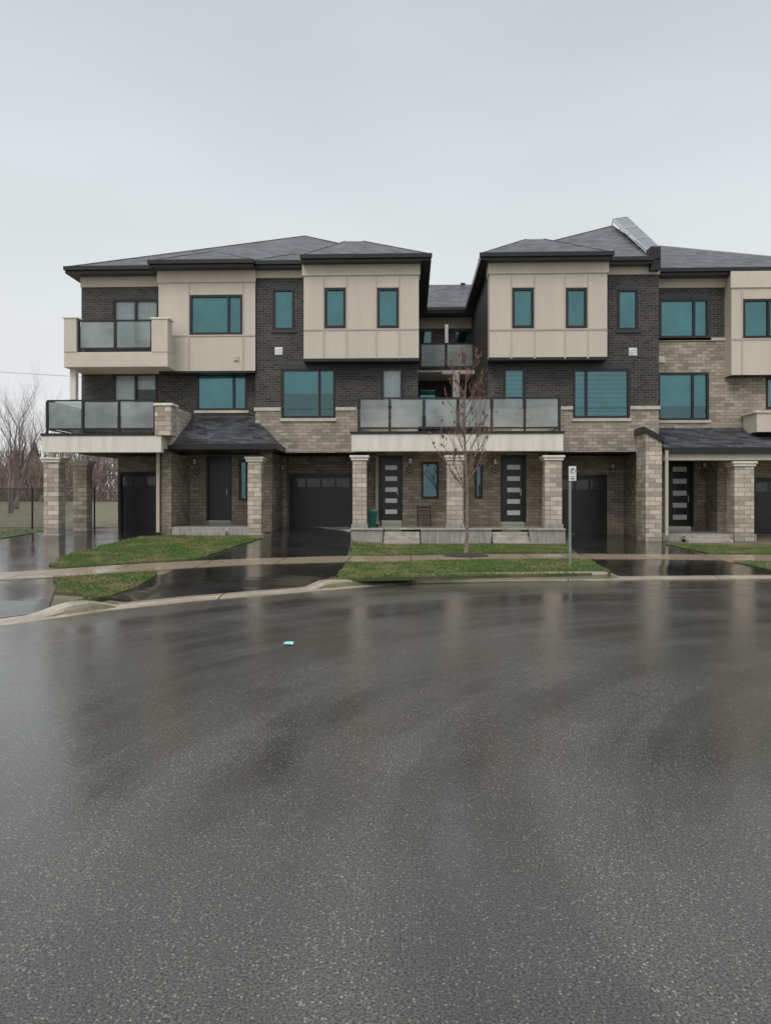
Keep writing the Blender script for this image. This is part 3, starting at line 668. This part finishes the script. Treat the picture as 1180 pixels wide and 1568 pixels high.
def sample_curve(pts, step):
    out = []; P_ = [np.array(p, float) for p in pts]
    for i in range(1, len(P_)-2):
        p0, p1, p2, p3 = P_[i-1:i+3]; n = max(2, int(np.linalg.norm(p2-p1)/step))
        for k in range(n):
            t = k/n; out.append(p1+(p2-p1)*t)
    return out
kc = sample_curve([p for p in KP if p[0] <= 60], .12)
V = []; Fc = []
for i, p in enumerate(kc):
    a = kc[max(0, i-8)]; b_ = kc[min(len(kc)-1, i+8)]; t = (b_-a)/np.linalg.norm(b_-a); n = np.array([-t[1], t[0]])
    h_ = kh(p[0])+.012
    for (o, z) in ((-.06, -.01), (-.05, .006), (.03, .012+min(.02, h_*.2)), (.07, h_-.015), (.11, h_), (.30, h_+.004), (.31, h_-.06)):
        q = p+n*o; V.append((q[0], q[1], z))
for i in range(len(kc)-1):
    for j in range(6): Fc.append((i*7+j, (i+1)*7+j, (i+1)*7+j+1, i*7+j+1))
make('kerb', V, Fc, 'kerb')
def drape(name, polyxy, zoff, mat, cell=.35, skirt=.06):
    bm = bmesh.new(); vs = [bm.verts.new((x, y, 0)) for x, y in polyxy]; bm.faces.new(vs)
    X = [p[0] for p in polyxy]; Yy = [p[1] for p in polyxy]
    for ax, lo, hi in ((0, min(X), max(X)), (1, min(Yy), max(Yy))):
        c = lo+cell
        while c < hi:
            co = (c, 0, 0) if ax == 0 else (0, c, 0); no = (1, 0, 0) if ax == 0 else (0, 1, 0)
            bmesh.ops.bisect_plane(bm, geom=bm.verts[:]+bm.edges[:]+bm.faces[:], plane_co=co, plane_no=no); c += cell
    bmesh.ops.triangulate(bm, faces=[f for f in bm.faces if len(f.verts) > 4])
    for v in bm.verts: v.co.z = Zg(v.co.x, v.co.y)+zoff
    be = [e for e in bm.edges if e.is_boundary]
    r = bmesh.ops.extrude_edge_only(bm, edges=be)
    for v in [g for g in r['geom'] if isinstance(g, bmesh.types.BMVert)]: v.co.z -= skirt
    bmesh.ops.recalc_face_normals(bm, faces=bm.faces[:])
    me = bpy.data.meshes.new(name); bm.to_mesh(me); bm.free(); me.materials.append(M[mat])
    ob = bpy.data.objects.new(name, me); scene.collection.objects.link(ob); return ob
def GP(pts, wob=0, step=.35):
    xy = [G(u, v) for u, v in pts]
    if not wob: return xy
    out = []
    for i in range(len(xy)):
        a = np.array(xy[i]); b_ = np.array(xy[(i+1) % len(xy)]); n = max(1, int(np.linalg.norm(b_-a)/step))
        for k in range(n):
            q = a+(b_-a)*k/n; out.append((q[0]+random.uniform(-wob, wob), q[1]+random.uniform(-wob, wob)))
    return out
def off(x, d):
    e = .05; s = (yk(x+e)-yk(x-e))/(2*e); L = sqrt(1+s*s); return (x-s/L*d, yk(x)+d/L)
kl = [off(x, .32) for x in (-7.6, -6.5, -5.6, -5.0, -4.75)]
drape('driveway', kl+GP([(84, 905), (80, 885), (75, 866), (112, 848), (215, 823), (245, 821)])+[(-9.2, 29.2), (-12.2, 29.2), (-13.2, 26), (-12.5, 19), (-10.8, 12)], .006, 'drive')
kl = [off(x, .32) for x in (-4.35, -4.0, -3.4, -2.8, -2.4, -2.0, -1.6)]
drape('driveway.001', kl+GP([(512, 888), (530, 864), (532, 848), (541, 822)])+[(-1.0, 29.9), (-5.2, 29.9)]+GP([(401, 824), (300, 858), (240, 884), (170, 922)]), .006, 'drive')
kl = [off(x, .32) for x in (4.15, 4.8, 5.6, 6.6, 7.6, 8.6)]
drape('driveway.002', kl+GP([(1120, 862), (1075, 850), (1014, 832)])+[(10.6, 29.9), (6.5, 29.9)]+GP([(868, 836), (885, 848), (905, 858)]), .006, 'drive')
sw_ = GP([(-60, 894), (0, 889), (82, 885), (200, 876.5), (330, 868), (430, 864), (530, 861), (700, 857.5), (870, 856), (1020, 857), (1180, 859), (1330, 862)])
sw2 = GP([(1330, 853), (1180, 850.5), (1020, 849.5), (870, 848.8), (700, 849.5), (530, 852), (430, 855), (330, 858.5), (200, 865), (82, 873), (0, 878), (-60, 882)])
drape('sidewalk', sw_+sw2, .016, 'walk', .3)
L = []
L.append(GP([(78, 866), (112, 848.5), (216, 823), (285, 822), (383, 823), (399, 825), (304, 856.5), (205, 863), (90, 871)], .05))
L.append([off(x, .33) for x in (-4.72, -4.55, -4.4)]+GP([(172, 921), (206, 902), (238, 884), (242, 877), (190, 879.5), (86, 887), (88, 908)], .03))
L.append(GP([(536, 852), (536, 842), (541, 834), (700, 834.5), (866, 835), (878, 846.5), (700, 848)], .04))
L.append([off(x, .33) for x in (-1.45, -.7, .2, 1.2, 2.6, 4.0)]+GP([(934, 879), (900, 859), (870, 857.5), (700, 859.5), (532, 863.5), (516, 884)], .03))
L.append(GP([(1088, 849), (1018, 834), (1100, 836.5), (1330, 839), (1330, 852), (1180, 849.5)], .04))
L.append(GP([(1122, 861.5), (1190, 877), (1330, 882), (1330, 864)], .04))
L.append([(-12.4, 19), (-13.1, 26), (-13.1, 27.3), (-22, 27.3), (-22, 12), (-11.2, 12.4)])
names = ['lawn' if i == 0 else 'lawn.%03d' % i for i in range(len(L))]
def inside(px, py, pg):
    r = np.zeros(len(px), bool); j = len(pg)-1
    for i in range(len(pg)):
        xi, yi = pg[i]; xj, yj = pg[j]
        c = ((yi > py) != (yj > py)) & (px < (xj-xi)*(py-yi)/((yj-yi) if yj != yi else 1e-9)+xi); r ^= c; j = i
    return r
BV = []; BF = []
for i, pg in enumerate(L):
    drape(names[i], pg, .028, 'soil', .35)
    X = np.array([p[0] for p in pg]); Yy = np.array([p[1] for p in pg])
    bb = (X.max()-X.min())*(Yy.max()-Yy.min()); dens = 1500 if i < 4 else (700 if i < 6 else 250)
    N = int(dens*bb); N = min(N, 90000)
    px = np.random.uniform(X.min(), X.max(), N); py = np.random.uniform(Yy.min(), Yy.max(), N); m = inside(px, py, pg); px = px[m]; py = py[m]
    for x, y in zip(px, py):
        z = Zg(x, y)+.024; a = random.uniform(0, pi); w = random.uniform(.004, .009); cl = .5+.5*sin(x*2.1+1.3*sin(y*1.7))*cos(y*2.6+x); hh = random.uniform(.02, .05)+.035*cl*random.random(); lx = random.gauss(0, .02); ly = random.gauss(0, .02)
        b0 = len(BV); BV += [(x-cos(a)*w, y-sin(a)*w, z), (x+cos(a)*w, y+sin(a)*w, z), (x+lx, y+ly, z+hh)]; BF.append((b0, b0+1, b0+2))
make('grass', BV, BF, 'blade')
LV = []; LF = []
for i in (0, 1, 2, 3):
    pg = L[i]; X = [p[0] for p in pg]; Yy = [p[1] for p in pg]
    px = np.random.uniform(min(X), max(X), 300); py = np.random.uniform(min(Yy), max(Yy), 300); m = inside(px, py, pg)
    for x, y in zip(px[m], py[m]):
        z = Zg(x, y)+.06; a = random.uniform(0, 6.28); s = random.uniform(.015, .04); b0 = len(LV)
        LV += [(x+s*cos(a+k*pi/2), y+s*sin(a+k*pi/2), z+random.uniform(0, .02)) for k in range(4)]; LF.append((b0, b0+1, b0+2, b0+3))
make('fallen_leaves', LV, LF, 'leaf')
# ================================================================= TREES
def grow(p, pos, d, L_, r, lvl, maxl, rng, leaves=None, up=.25, tips=None):
    pos = np.array(pos, float); d = np.array(d, float); d /= np.linalg.norm(d); n = 5 if lvl == 0 else 4
    for i in range(n):
        nd = d+np.array([rng.gauss(0, .07), rng.gauss(0, .07), up*.12]); nd /= np.linalg.norm(nd)
        e = pos+nd*L_/n; r1 = r*(1-.75*(i+1)/n) if lvl > 0 else r*(1-.6*(i+1)/n)
        tube(p, pos, e, r*(1-.75*i/n) if lvl > 0 else r*(1-.6*i/n), max(r1, .0016), 6 if lvl == 0 else 4)
        if lvl < maxl and (i >= 1 or lvl > 0):
            for _ in range(2 if lvl < 2 else 1+(rng.random() < .5)):
                a = rng.uniform(0, 2*pi); q = np.array([cos(a), sin(a), rng.uniform(.35, .9)+up]); 
                bd = nd*.9+q*.75; grow(p, e, bd, L_*rng.uniform(.34, .55), r1*.55+.001, lvl+1, maxl, rng, leaves, up)
        if leaves is not None and lvl >= 2 and rng.random() < .05:
            s = rng.uniform(.02, .045); b0 = len(leaves[0]); a = rng.uniform(0, 6.28)
            leaves[0] += [tuple(e+np.array([s*cos(a), s*sin(a), 0])), tuple(e+np.array([0, 0, -s*2])), tuple(e-np.array([s*cos(a), s*sin(a), 0])), tuple(e+np.array([0, 0, s*.6]))]
            leaves[1].append((b0, b0+1, b0+2, b0+3))
        pos = e; d = nd
tx, ty = G(713, 852); tz = Zg(tx, ty)
rng = random.Random(5)
te = empty('bare_maple_tree', (tx, ty, tz))
p = [[], []]; lv = [[], []]
H_ = 5.1; N = 16; prev = np.array([tx, ty, tz])
for i in range(N):
    t0, t1 = i/N, (i+1)/N; e = np.array([tx+.04*sin(t1*7), ty+.03*cos(t1*5), tz+H_*t1])
    tube(p, prev, e, .045*(1-t0)**.8+.004+(.02 if i == 0 else 0), .045*(1-t1)**.8+.004, 8)
    if t1 > .27 and t1 < .97:
        for k in range(2):
            a = rng.uniform(0, 2*pi); prof = (1.45 if t1 < .5 else 1.45-1.9*(t1-.5))
            grow(p, e, (cos(a)*.75, sin(a)*.75, 1.05), prof*rng.uniform(.65, 1.0), .016*(1.15-t1)+.003, 1, 3, rng, lv, .35)
    prev = e
make('trunk_and_branches', p[0], p[1], 'bark', te, (tx, ty, tz)); make('dry_leaves', lv[0], lv[1], 'leaf', te, (tx, ty, tz))
V = []; Fc = []
V.append((tx, ty, tz+.10))
for k in range(28):
    a = 2*pi*k/28; r = .52+.08*random.random(); V.append((tx+r*cos(a), ty+r*sin(a)*.9, Zg(tx, ty)+.03))
for k in range(28): Fc.append((0, 1+k, 1+(k+1) % 28))
make('mulch_ring', V, Fc, 'mulch', te, (tx, ty, tz))
for i, (x, y, h_, sd_) in enumerate(((-24.5, 46, 7.6, 3), (-27.5, 52, 7.5, 8), (-21.5, 58, 5.5, 11))):
    p = [[], []]; rg = random.Random(sd_); z = Zg(x, y)
    for k in range(3):
        grow(p, (x+rg.uniform(-.5, .5), y, z-.1), (rg.uniform(-.3, .3), rg.uniform(-.2, .2), 1), h_*rg.uniform(.6, .8), .08, 0, 3, rg, None, .3)
    make('bare_tree' if i == 0 else 'bare_tree.%03d' % i, p[0], p[1], 'dbark')
p = [[], []]; q = [[], []]; rg = random.Random(2)
for i in range(34000):
    x = rg.uniform(-75, -6); y = rg.uniform(70, 84); top = 6.0+1.0*sin(x*.35)+.9*sin(x*.9+1)+.6*sin(x*2.3)
    z = .9+rg.random()*top; L_ = rg.uniform(.5, 1.6); a = rg.gauss(0, .35); w = rg.uniform(.02, .06); b0 = len(p[0])
    p[0] += [(x-w, y, z-L_/2), (x+w, y, z-L_/2), (x+a*L_, y+rg.gauss(0, .3), z+L_/2)]; p[1].append((b0, b0+1, b0+2))
for i in range(130):
    x = rg.uniform(-75, -6); y = rg.uniform(72, 84); tube(p, (x, y, 0), (x+rg.gauss(0, .4), y, rg.uniform(3, 7)), .12, .02, 5)
for i in range(22):
    cx = rg.uniform(-60, -18); y0 = 86+rg.uniform(0, 5); hh = rg.uniform(5.5, 7.5)
    for k in range(600):
        t = rg.random(); r = (1-t)*2.3*rg.uniform(.3, 1); a = rg.uniform(0, 6.28); s = rg.uniform(.1, .28); x, y, z = cx+r*cos(a), y0+r*sin(a), 1+t*hh; b0 = len(q[0])
        q[0] += [(x-s, y, z), (x+s, y+rg.uniform(-s, s), z-s*.6), (x, y, z+s)]; q[1].append((b0, b0+1, b0+2))
de = empty('distant_trees', (-35, 70, 0)); make('twigs', p[0], p[1], 'dbark', de, (-35, 70, 0)); make('conifers', q[0], q[1], 'conifer', de, (-35, 70, 0))
# ================================================================= FENCE
p = [[], []]; yF = 27.6; fx1 = PX(160, 28.5); fz = Zg(-14, yF); fh = PZ(40, 748, yF)-fz
fx0 = -32; x = fx1
while x > fx0:
    tube(p, (x, yF, fz-.05), (x, yF, fz+fh+.03), .035, .035, 8); x -= 2.35
tube(p, (fx0, yF, fz+fh), (fx1, yF, fz+fh), .027, .027, 6); tube(p, (fx0, yF, fz+.06), (fx1, yF, fz+.06), .01, .01, 4)
k = fx0
while k < fx1+fh:
    for sgn in (1, -1):
        a = (k, yF, fz+.03); b_ = (k+sgn*fh, yF, fz+fh)
        if min(a[0], b_[0]) > fx0 and max(a[0], b_[0]) < fx1: tube(p, a, b_, .005, .005, 3)
    k += .085
make('chain_link_fence', p[0], p[1], 'black')
p = [[], []]; pr_ = None
for i in range(21):
    t = i/20; q_ = (-60+50*t, 66, 14.2-3.4*t-1.2*4*t*(1-t)*.5+1.0)
    if pr_: tube(p, pr_, q_, .015, .015, 4)
    pr_ = q_
tube(p, (-60, 66, 0), (-60, 66, 15.4), .16, .12, 8); tube(p, (-10, 66, 0), (-10, 66, 12), .16, .12, 8)
make('utility_line', p[0], p[1], 'black')
# ================================================================= SIGN
sx, sy = G(872, 868); sz = Zg(sx, sy); se = empty('parking_sign', (sx, sy, sz)); O = (sx, sy, sz)
p = [[], []]; hs_ = PZ(872, 714, sy)-sz
tube(p, (sx, sy, sz-.1), (sx, sy, sz+hs_), .03, .03, 10); make('post', p[0], p[1], 'metal', se, O)
p = [[], [], 0]; box(p, sx-.03, sx+.125, sy-.045, sy-.038, sz+hs_-.32, sz+hs_); w0 = sx-.03; make('plate', p[0], p[1], 'signwhite', se, O)
p = [[], [], 0]; cxs = w0+.078; zc = sz+hs_-.1
def ring(p, cx, cz, r0, r1, y, n=24):
    b = len(p[0])
    for i in range(n):
        a = 2*pi*i/n; p[0].append((cx+r0*cos(a), y, cz+r0*sin(a))); p[0].append((cx+r1*cos(a), y, cz+r1*sin(a)))
    for i in range(n): j = (i+1) % n; p[1].append((b+2*i, b+2*i+1, b+2*j+1, b+2*j))
ring(p, cxs, zc, .052, .062, sy-.049); make('prohibition_ring', p[0], p[1], 'signgreen', se, O)
p = [[], [], 0]; box(p, cxs-.026, cxs-.010, sy-.048, sy-.046, zc-.038, zc+.038); ring(p, cxs+.002, zc+.015, .010, .024, sy-.047)
box(p, cxs-.05, cxs+.05, sy-.048, sy-.046, zc-.13, zc-.12); box(p, cxs-.05, cxs+.05, sy-.048, sy-.046, zc-.17, zc-.155); box(p, cxs-.03, cxs+.05, sy-.048, sy-.046, zc-.2, zc-.19)
make('lettering', p[0], p[1], 'signgreen', se, O)
# ================================================================= porch objects
zd = PZ(700, 809, 25.5)
bx = PX(570, 26.3); be_ = empty('green_recycling_bin', (bx, 26.3, zd)); O = (bx, 26.3, zd)
V = []; Fc = []
prof = [(.13, 0), (.17, .5), (.185, .5), (.185, .56), (.19, .57), (.15, .66), (.0, .68)]
for r, z in prof:
    for sx_, sy_ in ((-1, -1), (1, -1), (1, 1), (-1, 1)): V.append((bx+sx_*r, 26.3+sy_*r, zd+z))
for i in range(len(prof)-1):
    for k in range(4): Fc.append((i*4+k, i*4+(k+1) % 4, (i+1)*4+(k+1) % 4, (i+1)*4+k))
make('bin_body', V, Fc, 'green', be_, O)
p = [[], []]; tube(p, (bx-.2, 26.4, zd+.5), (bx+.2, 26.4, zd+.5), .015, .015, 6); tube(p, (bx-.19, 26.45, zd+.06), (bx+.19, 26.45, zd+.06), .06, .06, 10); make('handle_and_wheels', p[0], p[1], 'black', be_, O)
bx = PX(649, 27.1); be_ = empty('porch_chair', (bx, 27.1, zd)); O = (bx, 27.1, zd)
p = [[], [], 0]
for k in range(4): box(p, bx-.24, bx+.24, 26.9+k*.1, 26.98+k*.1, zd+.40, zd+.43)
for k in range(2): box(p, bx-.24, bx+.24, 27.32, 27.35, zd+.55+k*.12, zd+.60+k*.12)
make('slats', p[0], p[1], 'wood', be_, O)
p = [[], []]
for s in (-1, 1):
    tube(p, (bx+s*.24, 26.92, zd), (bx+s*.2, 26.95, zd+.42), .015, .015, 6); tube(p, (bx+s*.24, 27.3, zd), (bx+s*.24, 27.36, zd+.78), .015, .015, 6); tube(p, (bx+s*.24, 26.92, zd+.2), (bx+s*.24, 27.3, zd+.2), .012, .012, 5)
make('legs', p[0], p[1], 'black', be_, O)
# litter
r = ray(442, 986); t = EYE/(-r[2]); lx, ly = t*r[0], t*r[1]
V = []; Fc = []
for j in range(4):
    for i in range(6):
        V.append((lx+(i/5-.5)*.105+.008*sin(j*2), ly+(j/3-.5)*.16+.01*sin(i), .006+.012*abs(sin(i*1.3+j))*(.4+.6*random.random())))
for j in range(3):
    for i in range(5): Fc.append((j*6+i, j*6+i+1, (j+1)*6+i+1, (j+1)*6+i))
make('discarded_face_mask', V, Fc, 'teal_litter', smooth_=True)
r = ray(823, 1147); t = EYE/(-r[2]); lx, ly = t*r[0], t*r[1]
make('candy_wrapper', [(lx-.008, ly-.009, .005), (lx+.007, ly-.008, .008), (lx+.008, ly+.009, .005), (lx-.007, ly+.01, .008), (lx, ly, .010)], [(0, 1, 4), (1, 2, 4), (2, 3, 4), (3, 0, 4)], 'red_litter')
# ================================================================= WORLD, SUN, CAMERA
w = bpy.data.worlds.new('World'); scene.world = w; w.use_nodes = True; n = w.node_tree.nodes; l = w.node_tree.links
bg = n['Background']; sky = n.new('ShaderNodeTexSky'); sky.sky_type = 'NISHITA'; sky.sun_disc = False
sky.sun_elevation = radians(48); sky.sun_rotation = radians(200); sky.dust_density = 6; sky.air_density = 1.5
tc = n.new('ShaderNodeTexCoord'); sp = n.new('ShaderNodeSeparateXYZ'); l.new(tc.outputs['Generated'], sp.inputs[0])
rp = ramp(n, [(0, (.415,.425,.432)), (.12, (.412,.425,.432)), (.30, (.378,.397,.405)), (.56, (.312,.335,.352)), (.72, (.47,.495,.51)), (1, (.88,.90,.91))]); l.new(sp.outputs[2], rp.inputs[0])
mp = n.new('ShaderNodeMapping'); mp.inputs['Scale'].default_value = (1, 1, 3.); l.new(tc.outputs['Generated'], mp.inputs[0])
cn = noise(n, l, mp.outputs[0], 1.6, 3, .5); cr = ramp(n, [(.3, .92), (.7, 1.05)]); l.new(cn.outputs[0], cr.inputs[0])
c = mix(n, l, rp.outputs[0], cr.outputs[0], 1, 'MULTIPLY')
vm = n.new('ShaderNodeVectorMath'); vm.operation = 'SCALE'; vm.inputs['Scale'].default_value = 20; l.new(c, vm.inputs[0])
c2 = mix(n, l, vm.outputs[0], sky.outputs[0], .05); l.new(c2, bg.inputs[0]); bg.inputs[1].default_value = .1
sun = bpy.data.lights.new('sun', 'SUN'); sun.energy = 1.1; sun.angle = radians(25); sun.color = (1, .94, .86)
so_ = bpy.data.objects.new('sun', sun); scene.collection.objects.link(so_); so_.rotation_euler = (radians(42), 0, radians(-20)); so_.location = (0, -10, 30)
cam = bpy.data.cameras.new('camera'); co = bpy.data.objects.new('camera', cam); scene.collection.objects.link(co); scene.camera = co
co.location = (0, 0, EYE); co.rotation_euler = (radians(90), 0, TH)
cam.sensor_fit = 'VERTICAL'; cam.sensor_height = 36; cam.lens = F/1568*36; cam.shift_y = -19/1568; cam.clip_end = 4000; cam.clip_start = .05
scene.view_settings.view_transform = 'Standard'; scene.view_settings.look = 'None'; scene.view_settings.exposure = 0
